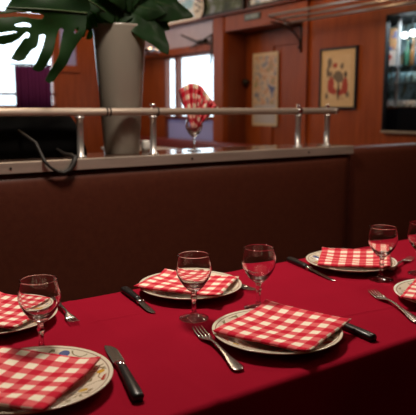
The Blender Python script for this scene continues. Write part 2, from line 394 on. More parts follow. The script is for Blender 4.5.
# poster on the door: pale sheet with blue, rose and green figures, its lower third a caption with a lilac reflection painted in
t = thing('door_poster', 'cream poster of blue and pink figures on the wooden door', 'poster', (4.798, 5.745, 1.02))
link('poster_sheet', bx(-.026, -.022, -.225, .235, -.05, .80), mat('poster_paper', (.62, .52, .38), .7), t)
artp = poster_material('poster_art', [(.10, .12, .26), (.28, .30, .38), (.60, .50, .38), (.50, .28, .20), (.28, .32, .22)], 9, 8.3)
link('print', bx(-.028, -.026, -.195, .205, .20, .76), artp, t)
link('caption_band', bx(-.028, -.026, -.20, .21, -.02, .20), mat('caption_painted_reflection', (.45, .46, .52), .7), t)  # lilac of the caption band is a painted reflection
# row of leaning pictures above the cornice
arts = [poster_material('seascape_print', [(.75, .85, .95), (.28, .60, .80), (.85, .9, .95)], 5, 1), poster_material('hillside_print', [(.03, .05, .03), (.10, .14, .08), (.25, .30, .36)], 6, 5),
        poster_material('sky_print', [(.55, .70, .85), (.8, .85, .9), (.30, .45, .60)], 5, 9)]
for (y0, y1, zz, a, lab, fm) in ((6.60, 7.36, .50, arts[0], 'light blue and white picture on the ledge above the window', 'white'), (5.72, 6.54, .46, arts[1], 'dark green landscape picture on the ledge, left of the sky picture', 'frame'),
                              (4.93, 5.64, .50, arts[2], 'pale blue sky picture, rightmost on the ledge above the door', 'frame')):
    t = framed('leaning_picture', lab, y0, y1, 2.268, 2.268+zz, a, x=4.44, fr=.03, fm=fm, group='pictures standing on the high ledge')
    t.rotation_euler = (0, math.radians(5), 0)
# ornamented white plate on the ledge
t = thing('display_plate', 'round white plate with black strokes on the ledge above the window', 'plate', (4.405, 6.60, 2.269))
pb = bmesh.new(); lathe(pb, [(0, .004), (.06, .006), (.10, .016), (.115, .020), (.112, .012), (.06, 0), (0, 0)], n=36)
for v in pb.verts: v.co = Vector((-v.co.z+.01, v.co.x*1.0, v.co.y*1.2+.136))
link('dish', pb, M['white'], t, True)
mk = bmesh.new()
for (u, v_, a, l) in ((.03, .24, 35, .06), (-.02, .20, 20, .07), (.04, .17, 10, .05), (-.03, .13, 30, .06), (.02, .09, -10, .05)):
    c, s_ = math.cos(math.radians(a)), math.sin(math.radians(a))
    tube(mk, [(-.008, u-l/2*c, v_-l/2*s_), (-.011, u, v_+.006), (-.008, u+l/2*c, v_+l/2*s_)], .009, 6)
link('painted_strokes', mk, M['black'], t)
# small plaque over the door
t = thing('door_plaque', 'small grey green plaque over the door', 'plaque', (4.459, 5.60, 2.185))
link('plaque_plate', bx(-.012, 0, -.14, .14, -.035, .035, bev=.003), mat('plaque_dark', (.05, .07, .07), .4), t)
link('plaque_face', bx(-.015, -.012, -.11, .11, -.022, .022), poster_material('plaque_relief', [(.12, .17, .18), (.30, .36, .36), (.10, .13, .13)], 22, 2), t)

# luggage rack of three brass tubes on curved iron brackets
def bracket_bm(y):
    bm = bmesh.new(); tube(bm, [(4.48, y, 1.74), (4.48, y, 2.03)], .013, 8)
    pts = [(4.485, y, 1.80)]
    for k in range(9):
        a = k/8*PI/2; pts.append((4.47-.40*(1-math.cos(a))*1.0, y, 1.80+.215*math.sin(a)))
    tube(bm, pts, .010, 8)
    tube(bm, [(4.47, y, 1.80), (4.445, y, 1.785), (4.44, y, 1.80)], .010, 8)
    tube(bm, [(4.04, y, 2.064), (4.48, y, 2.004)], .008, 8)
    return bm
t = thing('luggage_rack', 'three-tube metal luggage rack high on the right of the wooden wall', 'luggage rack', (4.3, 4.9, 2.03))
def pp(bm, t):
    for v in bm.verts: v.co -= Vector(t.location)
    return bm
for x, y, z in ((4.08, 4.86, 2.075), (4.21, 4.90, 2.052), (4.34, 4.94, 2.030)): link('rack_tube', pp(tube(bmesh.new(), [(x, y, z), (x, 2.3, z)], .0145, 12), t), M['satin'], t, True)
for y in (4.83, 2.45): link('bracket', pp(bracket_bm(y), t), M['iron'], t, True)
t = thing('luggage_rack', 'short pale metal rack right of the grey pot, left of the window', 'luggage rack', (4.3, 8.2, 1.9))
for x in (4.18, 4.30): link('rack_tube', pp(tube(bmesh.new(), [(x, 7.35, 1.955), (x, 8.44, 1.935)], .028, 12), t), M['chrome'], t, True)
bm = bmesh.new(); tube(bm, [(4.47, 7.7, 1.9), (4.47, 7.7, 2.05)], .012, 8); tube(bm, [(4.47, 7.7, 1.905), (4.12, 7.7, 1.912)], .010, 8)
link('bracket', pp(bm, t), M['iron'], t)
# crossed iron coat hook on the beam over the window
t = thing('coat_hook', 'dark iron branching coat hook above the right-hand window', 'hook', (4.45, 6.6, 1.99))
bm = bmesh.new(); tube(bm, [(4.40, 7.0, 2.11), (4.43, 6.72, 2.01), (4.45, 6.36, 1.95)], [.010, .014, .011], 8)
tube(bm, [(4.40, 6.80, 1.93), (4.43, 6.62, 1.985), (4.43, 6.34, 2.06)], [.010, .014, .010], 8)
link('hook_arm', pp(bm, t), M['iron'], t, True)
link('back_plate', pp(bx(4.44, 4.485, 6.52, 6.66, 1.965, 2.02, bev=.004), t), M['iron'], t)
bm = tube(bmesh.new(), [(4.45, 6.37, 2.05), (4.44, 6.365, 1.86), (4.42, 6.37, 1.70)], [.014, .018, .012], 8)
link('hook_arm', pp(bm, t), M['iron'], t, True)

# ------------------------------------------------------------------ bar display behind the wall opening
t = thing('bar_cabinet', 'dark-framed recessed bar cabinet with lit shelves at the right edge', 'cabinet', (4.66, 3.1, .965))
bm = bmesh.new(); y0, y1, z0, z1 = DIS
YE = 4.15
for (a, b, c, d) in ((YE-.025, YE, z0, z1), (y0, y0+.025, z0, z1), (y0, YE, z0-.02, z0+.005), (y0, YE, z1-.005, z1+.02)): box(bm, 4.522, 5.0, a, b, c, d)
box(bm, 5.0, 5.03, y0, YE, z0-.02, z1+.02)
for (a, b, c, d) in ((y1-.010, y1, z0, z1), (y0, y0+.010, z0, z1), (y0, y1, z0, z0+.012), (y0, y1, z1-.010, z1)): box(bm, 4.47, 4.522, a, b, c, d)
link('carcass', pp(bm, t), M['black'], t)
link('edge_strip', pp(bx(4.462, 4.47, y0, y1, z0-.004, z0+.018), t), M['metal'], t)
link('back_panel', pp(bx(4.985, 4.999, y0+.026, YE-.026, z0+.026, z1-.026), t), poster_material('painted_reflection_back', [(.05, .07, .06), (.18, .32, .34), (.55, .78, .85), (.12, .20, .16), (.40, .32, .20)], 7, 4, (1, 1.5, 1)), t)  # reflections and glow painted as mottled teal colours
for z in (1.185, 1.40, 1.54): link('shelf', pp(bx(4.60, 4.984, y0+.026, YE-.026, z-.006, z+.006), t), M['chrome'] if z < 1.2 else M['glass'], t)
link('upright', pp(bx(4.655, 4.67, 3.735, 3.765, 1.192, z1-.006), t), M['upright'], t)
link('front_fascia', pp(bx(4.60, 4.62, y0+.026, YE-.026, z0+.006, 1.178), t), mat('gloss_black', (.006, .007, .010), .08), t)
for k, (y, z) in enumerate(((3.758, 1.83), (3.672, 1.84))):
    g = thing('hanging_bulb', ['round white lit bulb, left of the pair in the bar cabinet', 'round white lit bulb, right of the pair in the bar cabinet'][k], 'light bulb', (4.75, y, z), group='lit bulbs in the bar cabinet')
    bm = bmesh.new(); bmesh.ops.create_uvsphere(bm, u_segments=20, v_segments=12, radius=.028); link('bulb', bm, M['bulb'], g, True)
    link('cord', tube(bmesh.new(), [(0, 0, .024), (0, 0, 1.979-z)], .005, 6), M['black'], g)
# postcards hanging at the left of the display
t = thing('postcard', 'blue and orange postcard hanging in the bar cabinet, above the white card', 'postcard', (4.642, 3.83, 1.70))
link('card', bx(0, .004, -.066, .062, 0, .19), poster_material('postcard_art', [(.05, .09, .22), (.10, .16, .34), (.55, .28, .12), (.45, .30, .15)], 13, 2.2), t)
t = thing('price_card', 'small white card with a red mark under the blue postcard', 'card', (4.642, 3.83, 1.562))
link('card', bx(0, .004, -.066, .062, 0, .130), mat('white_card', (.62, .56, .50), .6), t)
bm = bmesh.new(); box(bm, -.002, 0, -.012, .012, .05, .10); box(bm, -.002, 0, -.026, .026, .066, .086); link('red_mark', bm, mat('red_ink', (.6, .07, .04), .6), t)
# glassware and bottles
def bottle(y, z, x, col, lab, h=.26, r=.03):
    g = thing('bottle', lab, 'bottle', (x, y, z), group='bottles in the bar cabinet')
    m_ = mat('bottle_glass', col, .08)
    link('bottle_body', lathe(bmesh.new(), [(0, 0), (r, 0), (r, h*.55), (r*.5, h*.72), (r*.36, h*.8), (r*.36, h*.95), (0, h*.95)], n=20), m_, g, True)
    link('cap', lathe(bmesh.new(), [(0, h*.95), (r*.42, h*.95), (r*.42, h), (0, h)], n=16), M['brass'], g)
for (y, x, c, l) in ((3.80, 4.85, (.05, .16, .10), 'dark green bottle on the upper cabinet shelf, beside the metal upright'), (3.74, 4.86, (.30, .14, .05), 'amber bottle on the upper cabinet shelf'),
                  (3.67, 4.84, (.10, .22, .30), 'blue bottle on the upper cabinet shelf near the picture edge'), (3.60, 4.86, (.35, .32, .28), 'pale bottle on the upper cabinet shelf, at the picture edge')):
    bottle(y, 1.546, x, c, l)
proto = None
cyan = mat('pale_blue_glassware', (.30, .55, .65), .08)
for k, (y, lab) in enumerate(((3.90, 'pale blue tumbler on the middle cabinet shelf, left of the metal upright'), (3.80, 'pale blue tumbler on the middle cabinet shelf, just right of the metal upright'), (3.725, 'pale blue tumbler, second right of the metal upright'),
                             (3.65, 'pale blue tumbler, third right of the metal upright'), (3.575, 'pale blue tumbler on the middle shelf at the picture edge'))):
    if proto is None:
        proto = link('tumbler', lathe(bmesh.new(), [(0, 0), (.026, 0), (.033, .09), (.030, .09), (.023, .006), (0, .006)], n=20), cyan, None, True); g = proto
    else: g = proto.copy(); C.objects.link(g)
    g.location = (4.70, y, 1.407); tag(g, lab, 'glass', 'tumblers on the middle cabinet shelf')
proto = None
cupm = mat('white_cup', (.75, .74, .72), .2)
labs = ['leftmost of the white cups on the dark bar counter', 'second from left of the white cups on the bar counter', 'third from left of the white cups on the bar counter', 'fourth from left of the white cups on the bar counter', 'fifth white cup on the bar counter, nearest the picture edge']
for k in range(5):
    y = 3.865-.070*k
    if proto is None:
        proto = bpy.data.objects.new('cup', None); C.objects.link(proto)
        link('bowl', lathe(bmesh.new(), [(0, 0), (.020, 0), (.036, .035), (.040, .07), (.036, .07), (.030, .034), (0, .008)], n=24), cupm, proto, True)
        link('cup_handle', tube(bmesh.new(), [(-.036, 0, .058), (-.058, 0, .055), (-.058, 0, .028), (-.033, 0, .022)], .005, 8), cupm, proto, True)
        g = proto
    else: g = copy_tree(proto)
    g.location = (4.70, y, 1.192); g.scale = (.8, .8, .8); tag(g, labs[k], 'cup', 'cups on the dark bar counter')

# ------------------------------------------------------------------ far booth along the right wall
t = thing('wall_bench', 'dark red padded bench along the far wall under the window', 'bench', (4.25, 6.2, 0))
link('backrest', bx(4.20-4.25, 4.44-4.25, -1.75, 1.9, .42, .775, bev=.03), M['leather_red'], t, True)
link('seat', bx(3.75-4.25, 4.20-4.25, -1.75, 1.9, .30, .45, bev=.03), M['leather_red'], t, True)
link('base', bx(3.8-4.25, 4.40-4.25, -1.72, 1.87, 0, .30), M['wood_dark'], t)
t = thing('bistro_table', 'pale-topped small table in front of the far window bench', 'table', (3.35, 6.2, 0))
link('tabletop', bx(-.3, .3, -.4, .4, .705, .735, bev=.006), M['white'], t)
link('pedestal', tube(bmesh.new(), [(0, 0, .03), (0, 0, .705)], .03), M['iron'], t); link('base', lathe(bmesh.new(), [(0, 0), (.22, 0), (.2, .02), (.05, .035), (0, .035)]), M['iron'], t)

# ------------------------------------------------------------------ booth bench with metal trim, rail and ledge
t = thing('booth_bench', 'long brown leather booth bench with metal-capped back behind the tables', 'bench', (0, 2.1, 0))
def wavy_panel(bm, x0, x1, yf, yb, z0, z1, r=.0, bulge=.012, nx=60, nz=16):
    # padded panel: softly bulging front, rounded top
    grid = []
    for i in range(nx+1):
        x = x0+(x1-x0)*i/nx; ex = min(1, min(x-x0, x1-x)/.05)
        col = []
        for k in range(nz+1):
            q = k/nz; z = z0+(z1-r-z0)*q
            ez = min(1, min(z-z0, z1-z)/.05+ .0)
            y = yf-bulge*math.sqrt(max(0, min(ex, 1)))*math.sqrt(max(0, ez))+.002*noise.noise((x*3, z*3, 1))
            col.append((x, y, z))
        if r:
            for k in range(1, 7):
                a = k/6*PI/2; col.append((x, col[nz][1]+r*(1-math.cos(a)), z1-r+r*math.sin(a)))
            col.append((x, yb-r, z1))
            for k in range(1, 5):
                a = k/4*PI/2; col.append((x, yb-r+r*math.sin(a), z1-r+r*math.cos(a)))
            col.append((x, yb, z0))
        else: col += [(x, yb, z1), (x, yb, z0)]
        grid.append([bm.verts.new(p) for p in col])
    for a, b in zip(grid, grid[1:]):
        for k in range(len(a)-1): bm.faces.new((a[k], b[k], b[k+1], a[k+1]))
        bm.faces.new((a[-1], b[-1], b[0], a[0]))
    bm.faces.new(grid[0][::-1]); bm.faces.new(grid[-1])
    bmesh.ops.recalc_face_normals(bm, faces=bm.faces); return bm
link('backrest', pp(wavy_panel(bmesh.new(), -1.2, 2.292, 2.103, 2.21, .42, .958), t), M['leather'], t, True)
link('seat', pp(bx(-1.2, 2.292, 1.62, 2.108, .34, .46, bev=.03), t), M['leather'], t, True)
link('base', pp(bx(-1.2, 2.292, 1.70, 2.20, 0, .34), t), M['wood_dark'], t)
bm = bmesh.new(); box(bm, -1.2, 2.30, 2.088, 2.098, .960, .999, bev=.002); box(bm, -1.2, 2.30, 2.098, 2.116, .985, .999, bev=.002)
tc = link('top_cap', pp(bm, t), M['metal'], t)
link('ledge_core', pp(bx(-1.2, 2.292, 2.212, 2.35, 0, .984), t), M['wood_dark'], t)
link('ledge_board', pp(bx(-1.2, 2.298, 2.116, 2.36, .985, .999), t), M['ledge'], t)
for x in (.12, .632, 1.36, 2.0): link('screw', pp(tube(bmesh.new(), [(x, 2.0895, .979), (x, 2.0862, .979)], .0045, 10), t), M['iron'], tc)
t = thing('booth_bench', 'lower brown leather bench back continuing right past the metal-capped one', 'bench', (2.3, 2.1, 0))
link('backrest', pp(wavy_panel(bmesh.new(), 2.306, 4.45, 2.135, 2.30, .42, .985, r=.035), t), M['leather'], t, True)
link('seat', pp(bx(2.306, 4.45, 1.62, 2.12, .34, .46, bev=.03), t), M['leather'], t, True)
link('base', pp(bx(2.306, 4.45, 1.70, 2.28, 0, .34), t), M['wood_dark'], t)

# rail with posts, standing on the ledge
t = thing('hand_rail', 'metal tube rail on short posts along the top of the booth bench', 'rail', (0, 2.16, .999))
link('tube', pp(tube(bmesh.new(), [(-1.2, 2.16, 1.166), (2.235, 2.16, 1.166)], .0145, 20), t), M['tube'], t, True)
def post_bm(x, r):
    bm = bmesh.new(); lathe(bm, [(0, .999), (r*1.7, .999), (r*1.7, 1.003), (r, 1.008), (r, 1.138), (r*1.35, 1.141), (r*1.35, 1.149), (0, 1.151)], x, 2.16, 20); return bm
for x in (-.3, .915, 1.224, 1.997, 2.185): link('post', pp(post_bm(x, .0125), t), M['satin'], t, True)
def finial_bm(x):
    return lathe(bmesh.new(), [(0, 1.179), (.010, 1.179), (.006, 1.184), (.010, 1.189), (.009, 1.196), (0, 1.198)], x, 2.16, 16)
for x in (1.224, 2.185, 1.997): link('finial', pp(finial_bm(x), t), M['chrome'], t, True)
for x in (1.022, 1.036, 1.243): link('clamp_ring', pp(ring(bmesh.new(), (x, 2.16, 1.166), .0158, .0028), t), M['iron'], t, True)
link('sleeve', pp(tube(bmesh.new(), [(1.985, 2.16, 1.166), (2.01, 2.16, 1.166)], .0165, 20), t), M['chrome'], t, True)
link('end_cap', pp(tube(bmesh.new(), [(2.235, 2.16, 1.166), (2.250, 2.16, 1.166)], .0165, 20), t), M['chrome'], t, True)

# ------------------------------------------------------------------ potted monstera
PX, PY = 1.139, 2.268
t = thing('potted_plant', 'monstera with split leaves in tall grey tapered pot on the ledge', 'plant', (PX, PY, .999))
link('pot', lathe(bmesh.new(), [(0, 0), (.069, 0), (.071, .004), (.103, .475), (.107, .488), (.108, .496), (.1045, .498), (.1, .49), (.096, .45), (0, .45)], n=64), M['zinc'], t, True)
link('soil', lathe(bmesh.new(), [(0, .451), (.090, .451), (.06, .468), (0, .474)], n=32), M['soil'], t, True)
base = Vector((PX, PY, .999))
def inside(poly, x, y):
    c = False; j = len(poly)-1
    for i in range(len(poly)):
        xi, yi = poly[i]; xj, yj = poly[j]
        if (yi > y) != (yj > y) and x < (xj-xi)*(y-yi)/(yj-yi)+xi: c = not c
        j = i
    return c
def sheet(poly, holes, fn, cell=.003, th=.0016):
    """a leaf blade: the outline filled with a fine grid, smoothed at the border, curved by fn, with thickness"""
    xs = [p[0] for p in poly]; ys = [p[1] for p in poly]
    bm = bmesh.new(); V = {}
    def g(i, j):
        if (i, j) not in V: V[i, j] = bm.verts.new((i*cell, j*cell, 0))
        return V[i, j]
    for i in range(int(min(xs)/cell)-1, int(max(xs)/cell)+2):
        for j in range(int(min(ys)/cell)-1, int(max(ys)/cell)+2):
            x, y = (i+.5)*cell, (j+.5)*cell
            if inside(poly, x, y) and not any(inside(h, x, y) for h in holes): bm.faces.new((g(i, j), g(i+1, j), g(i+1, j+1), g(i, j+1)))
    bnd = [v for v in bm.verts if any(e.is_boundary for e in v.link_edges)]
    for _ in range(2):
        new = {}
        for v in bnd:
            nb = [e.other_vert(v) for e in v.link_edges if e.is_boundary]
            new[v] = v.co*.4+sum((q.co for q in nb), Vector())/len(nb)*.6
        for v, c in new.items(): v.co = c
    for v in bm.verts: v.co = Vector(fn(v.co.x, v.co.y))
    bmesh.ops.recalc_face_normals(bm, faces=bm.faces)
    r = bmesh.ops.solidify(bm, geom=bm.faces[:], thickness=th)
    return bm
# the big leaf on the left: outline in its own plane, metres, x along the bench, y up, origin at the petiole joint
bigleaf = [(-0.0135, -0.101), (-0.0216, -0.1218), (-0.0373, -0.143), (-0.0646, -0.1849), (-0.0881, -0.226), (-0.1109, -0.2534), (-0.1337, -0.2839), (-0.1519, -0.2909), (-0.1656, -0.2814), (-0.158, -0.2681), (-0.1389, -0.2346), (-0.1195, -0.1975), (-0.1073, -0.1605), (-0.0949, -0.12), (-0.0908, -0.1064), (-0.1015, -0.1038), (-0.1089, -0.111), (-0.1209, -0.1415), (-0.1367, -0.1819), (-0.1561, -0.2222), (-0.1748, -0.2491), (-0.189, -0.2544), (-0.2128, -0.2471), (-0.198, -0.2239), (-0.1789, -0.1841), (-0.1636, -0.1506), (-0.1557, -0.1305), (-0.1626, -0.1277), (-0.1801, -0.1321), (-0.1845, -0.1519), (-0.1922, -0.1718), (-0.2099, -0.1824), (-0.2243, -0.1992), (-0.2352, -0.2158), (-0.2557, -0.223), (-0.2818, -0.2146), (-0.2676, -0.1949), (-0.2497, -0.1685), (-0.2389, -0.1519), (-0.2319, -0.1451), (-0.2183, -0.1442), (-0.2143, -0.1311), (-0.2242, -0.1253), (-0.2346, -0.1324), (-0.2521, -0.1495), (-0.276, -0.1636), (-0.3025, -0.1714), (-0.3377, -0.1702), (-0.3682, -0.1564), (-0.3798, -0.1418), (-0.3491, -0.1491), (-0.3107, -0.1436), (-0.2845, -0.1372), (-0.2612, -0.131), (-0.261, -0.1271), (-0.2841, -0.1293), (-0.3167, -0.1362), (-0.3608, -0.1344), (-0.3847, -0.1206), (-0.3771, -0.0955), (-0.3458, -0.09), (-0.3077, -0.087), (-0.2686, -0.0807), (-0.2287, -0.0775), (-0.1951, -0.0813), (-0.1675, -0.0792), (-0.1635, -0.0675), (-0.1873, -0.0613), (-0.2212, -0.0609), (-0.2612, -0.0643), (-0.2942, -0.0733), (-0.3262, -0.076), (-0.2937, -0.0639), (-0.2762, -0.0371), (-0.2516, -0.0031), (-0.2098, 0.0397), (-0.1541, 0.0719), (-0.0982, 0.0718), (-0.0416, 0.0447), (0.0015, 0.0086), (0.0154, -0.0241), (-0.0006, -0.0526)]
hole1 = [(-0.2699, -0.1078), (-0.2598, -0.1023), (-0.2362, -0.0957), (-0.2161, -0.0965), (-0.2063, -0.1048), (-0.2133, -0.1095), (-0.2369, -0.1102), (-0.2603, -0.1128)]
hole2 = [(-0.0584, -0.1142), (-0.0506, -0.1036), (-0.0393, -0.0961), (-0.0398, -0.1096), (-0.0549, -0.1206)]
LB_ = Vector((.934, 2.10, 1.555))
def bigfn(x, y):
    # cupped about the midrib, tips coming forward and down
    d = (x*.85)**2+(y*.6)**2
    return LB_-base+Vector((x, -.08*d-.010*math.sin(y*40)*math.cos(x*22)-.03*abs(x), y))
leafobj = link('leaf', sheet(bigleaf, [hole1, hole2], bigfn, .0026), M['leaf'], t, True)
leafobj['label'] = 'large split leaf hanging left of the pot'
bm = bmesh.new(); pts = [bigfn(-x*.0165, -.045-.0004*x) + Vector((0, -.003, 0)) for x in range(0, 20)]
tube(bm, pts, [.0035-.0001*k for k in range(20)], 8); link('midrib', bm, M['stem'], leafobj, True)

def monstera_poly(L_, W_, cuts=5, seed=0):
    rnd = random.Random(seed); pts = []
    def hw(u): return W_*.5*(math.sin(PI*min(1, u**.62))**.75)*(1.08-.25*u)
    n = 160
    for side in (1, -1):
        row = []
        cs = [(.16+.13*k+rnd.uniform(-.02, .02), .018+.004*rnd.random(), .40+.2*rnd.random()) for k in range(cuts)]
        for i in range(n+1):
            u = i/n; h = hw(u)
            for (c, wd, dp) in cs:
                dd = abs(u-c)/wd
                if dd < 1: h *= dp+(1-dp)*dd**2.5
            row.append((u*L_, side*h))
        pts += row if side == 1 else row[::-1]
    return pts
def add_leaf(b, tip, W_, nrm, cuts=5, seed=0, droop=.25, cell=.004):
    b, tip = Vector(b), Vector(tip); ax = tip-b; L_ = ax.length; ax.normalize(); nrm = Vector(nrm); nrm = (nrm-ax*nrm.dot(ax)).normalized(); sd = nrm.cross(ax)
    def fn(x, y):
        u = x/L_
        return b-base+ax*x+sd*y+nrm*(droop*L_*(u-u*u)*.9-1.3*y*y/W_*.5+.004*math.sin(x*60)*math.sin(y*50))
    o = link('leaf', sheet(monstera_poly(L_, W_, cuts, seed), [], fn, cell), M['leaf'], t, True)
    m_ = bmesh.new(); tube(m_, [fn(L_*k/12, 0)+nrm*-.001 for k in range(13)], [.003-.0002*k for k in range(13)], 6); link('midrib', m_, M['stem'], o, True)
    return o
leaves = [  # base, tip, width, normal
    ((1.16, 2.22, 1.60), (1.285, 2.14, 1.385), .20, (.3, -1, .3), 3),
    ((1.20, 2.20, 1.60), (1.43, 2.18, 1.545), .14, (.1, -1, .35), 2),
    ((1.06, 2.26, 1.60), (.86, 2.28, 1.50), .20, (-.2, -.9, .5), 5),
    ((1.13, 2.20, 1.56), (.93, 2.17, 1.55), .13, (0, -1, .3), 2),
    ((1.12, 2.19, 1.565), (1.30, 2.17, 1.55), .12, (.1, -1, .2), 2),
    ((1.15, 2.30, 1.58), (1.36, 2.36, 1.50), .20, (.2, -.8, .5), 4),
    ((1.10, 2.24, 1.62), (1.14, 2.12, 1.80), .28, (.1, -1, -.2), 5),
    ((1.05, 2.25, 1.62), (.78, 2.24, 1.74), .30, (-.2, -1, .1), 5),
    ((1.18, 2.25, 1.62), (1.46, 2.24, 1.74), .26, (.2, -1, .1), 5),
    ((1.17, 2.22, 1.57), (1.33, 2.20, 1.49), .15, (.2, -1, .2), 2),
    ((1.06, 2.40, 1.56), (1.26, 2.42, 1.60), .22, (0, -1, .2), 3),
    ((1.16, 2.42, 1.56), (.96, 2.44, 1.62), .24, (0, -1, .2), 3),
    ((1.02, 2.20, 1.60), (1.22, 2.16, 1.66), .20, (0, -1, .2), 3),
    ((1.24, 2.30, 1.57), (1.44, 2.28, 1.60), .17, (0, -1, .2), 3),
    ((1.10, 2.46, 1.60), (1.40, 2.46, 1.66), .26, (0, -1, .2), 3),
    ((1.14, 2.34, 1.57), (.94, 2.36, 1.52), .16, (0, -1, .3), 3),
    ((1.10, 2.28, 1.55), (1.34, 2.30, 1.57), .14, (0, -1, .1), 2),
    ((1.20, 2.24, 1.60), (1.00, 2.24, 1.66), .22, (0, -1, .1), 3),
    ((1.20, 2.18, 1.63), (.98, 2.14, 1.60), .17, (0, -1, .1), 3),
]
for k, (b, tp, W_, nn, cu) in enumerate(leaves): add_leaf(b, tp, W_, nn, cu, k+3)
for k, (b, *_) in enumerate([((LB_.x, LB_.y, LB_.z),)]+leaves):
    b = Vector(b)-base; s0 = Vector((.012*math.cos(k*2.1)*3, .012*math.sin(k*2.1)*3, .462))
    mid = (s0+b)/2+Vector((0, 0, .02)); mid.x *= .6; mid.y = mid.y*.6
    pts = []
    for i in range(9):
        u = i/8; pts.append(s0*(1-u)**2+mid*2*u*(1-u)+b*u*u)
    link('stem', tube(bmesh.new(), pts, [.0055-.0003*i for i in range(9)], 8), M['stem'], t, True)

# ------------------------------------------------------------------ black coat heaped behind the rail, the monstera's aerial root, parented to it, hanging over the trim
t = thing('black_coat', 'black coat heaped on the ledge behind the rail, left of the pot', 'coat', (.45, 2.27, 1.0))
bm = bmesh.new(); nx, ny = 90, 30; g = []
for i in range(nx+1):
    x = -.95+1.46*i/nx; row = []
    for j in range(ny+1):
        a = PI*j/ny
        ex = min(1, (i/nx)/.08+.05, ((nx-i)/nx)/.03+.02)**.35
        r_ = .075+.006*noise.noise((x*9, a*2, 0)); h = .158*ex+.012*noise.noise((x*7, a*1.5, 3))*ex
        row.append(bm.verts.new((x, -r_*math.cos(a)*.99+.008, max(.0, h*math.sin(a)**.45))))
    g.append(row)
for a, b in zip(g, g[1:]):
    for k in range(ny): bm.faces.new((a[k], b[k], b[k+1], a[k+1]))
    bm.faces.new((a[-1], b[-1], b[0], a[0]))
bm.faces.new(g[0]); bm.faces.new(g[-1][::-1]); bmesh.ops.recalc_face_normals(bm, faces=bm.faces)
link('coat_body', bm, M['coat'], t, True)
bm = bmesh.new(); pts = [(.70, 2.20, 1.10), (.735, 2.125, 1.06), (.748, 2.10, 1.012), (.746, 2.078, 1.000), (.765, 2.077, .978), (.79, 2.076, .960), (.812, 2.076, .954), (.838, 2.077, .964), (.852, 2.078, .985), (.862, 2.082, 1.006), (.858, 2.11, 1.012), (.850, 2.16, 1.015), (.84, 2.20, 1.03)]
tube(bm, [Vector(p)-Vector(t.location) for p in pts], [.006, .006, .006, .006, .005, .006, .008, .010, .010, .009, .008, .007, .006], 10); link('aerial_root', bm, M['root'], t, True)

# small white cup behind the pot
t = thing('creamer', 'small white jug on the ledge between the grey pot and the post', 'jug', (1.262, 2.295, .999))
link('jug_body', lathe(bmesh.new(), [(0, 0), (.014, 0), (.021, .018), (.018, .04), (.016, .048), (.014, .048), (.016, .03), (0, .006)], n=24), M['white'], t, True)
link('jug_handle', tube(bmesh.new(), [(.018, 0, .036), (.032, 0, .034), (.032, 0, .016), (.020, 0, .012)], .003, 8), M['white'], t, True)

# ------------------------------------------------------------------ table and cloth
t = thing('dining_table', 'long dining table hidden under the red cloth', 'table', (1.0, 1.0, 0))
link('tabletop', bx(-1.6, 2.0, -.285, .275, .715, .744, bev=.004), M['wood_dark'], t)
for x in (-1.4, .1, 1.8):
    for y in (-.22, .21): link('leg', bx(x-.025, x+.025, y-.025, y+.025, 0, .715), M['wood_dark'], t)
YA, YB, TZ = .700, 1.295, .7495
def cloth_profile():
    p = []; R = .012
    for z in (.44, .50, .56, .62, .68, .72): p.append((YA-R*.2-.008*(.75-z)*3, z))
    for k in range(7):
        a = PI-(k/6)*PI/2; p.append((YA+R+R*math.cos(a), TZ-R+R*math.sin(a)))
    n_ = 220
    for k in range(1, n_): p.append((YA+R+(YB-YA-2*R)*k/n_, TZ))
    for k in range(7):
        a = PI/2-(k/6)*PI/2; p.append((YB-R+R*math.cos(a), TZ-R+R*math.sin(a)))
    for z in (.72, .66, .60, .50): p.append((YB+.003+.008*(.75-z)*3, z))
    return p
pf = cloth_profile(); bm = bmesh.new(); prev = None; nx = 480; xa, xb = -.72, 3.12
for i in range(nx+1):
    x = xa+(xb-xa)*i/nx; row = []
    for (y, z) in pf:
        dr = max(0, TZ-.004-z)
        yy = y+(.14*dr*math.sin(x*17+.6*math.sin(x*5))*(1 if y < 1 else -1)*min(1, dr/.08) if dr > 0 else 0)
        if y < 1 and dr > 0: yy = min(yy, YA+.002)
        if y > 1 and dr > 0: yy = max(yy, YB-.002)
        # pressed folds: one running the length of the cloth, two across it
        zz = z
        if dr == 0:
            zz += .0022*math.exp(-((y-(.862-.16*(x-.95)*.9))/.0030)**2)*max(0, min(1, (x-.86)/.03))*max(0, min(1, (1.10-x)/.03))
            zz += .0016*math.exp(-((y-1.125+.05*(x-.55))/.0032)**2)*max(0, min(1, (x-.48)/.03))*max(0, min(1, (.61-x)/.03))
            zz += .0012*math.exp(-((x-1.0)/.006)**2)+.0014*math.exp(-((x-.505)/.007)**2)
            zz += .0006*noise.noise((x*6, y*6, 0))
        row.append(bm.verts.new((x, yy, zz)))
    if prev:
        for k in range(len(row)-1): bm.faces.new((prev[k], row[k], row[k+1], prev[k+1]))
    prev = row
bmesh.ops.recalc_face_normals(bm, faces=bm.faces)
cl = link('tablecloth', bm, M['cloth'], None, True); tag(cl, 'plain red cloth covering the long dining table', 'tablecloth')
s = cl.modifiers.new('s', 'SOLIDIFY'); s.thickness = .0012; s.offset = 0
TZ = .7508

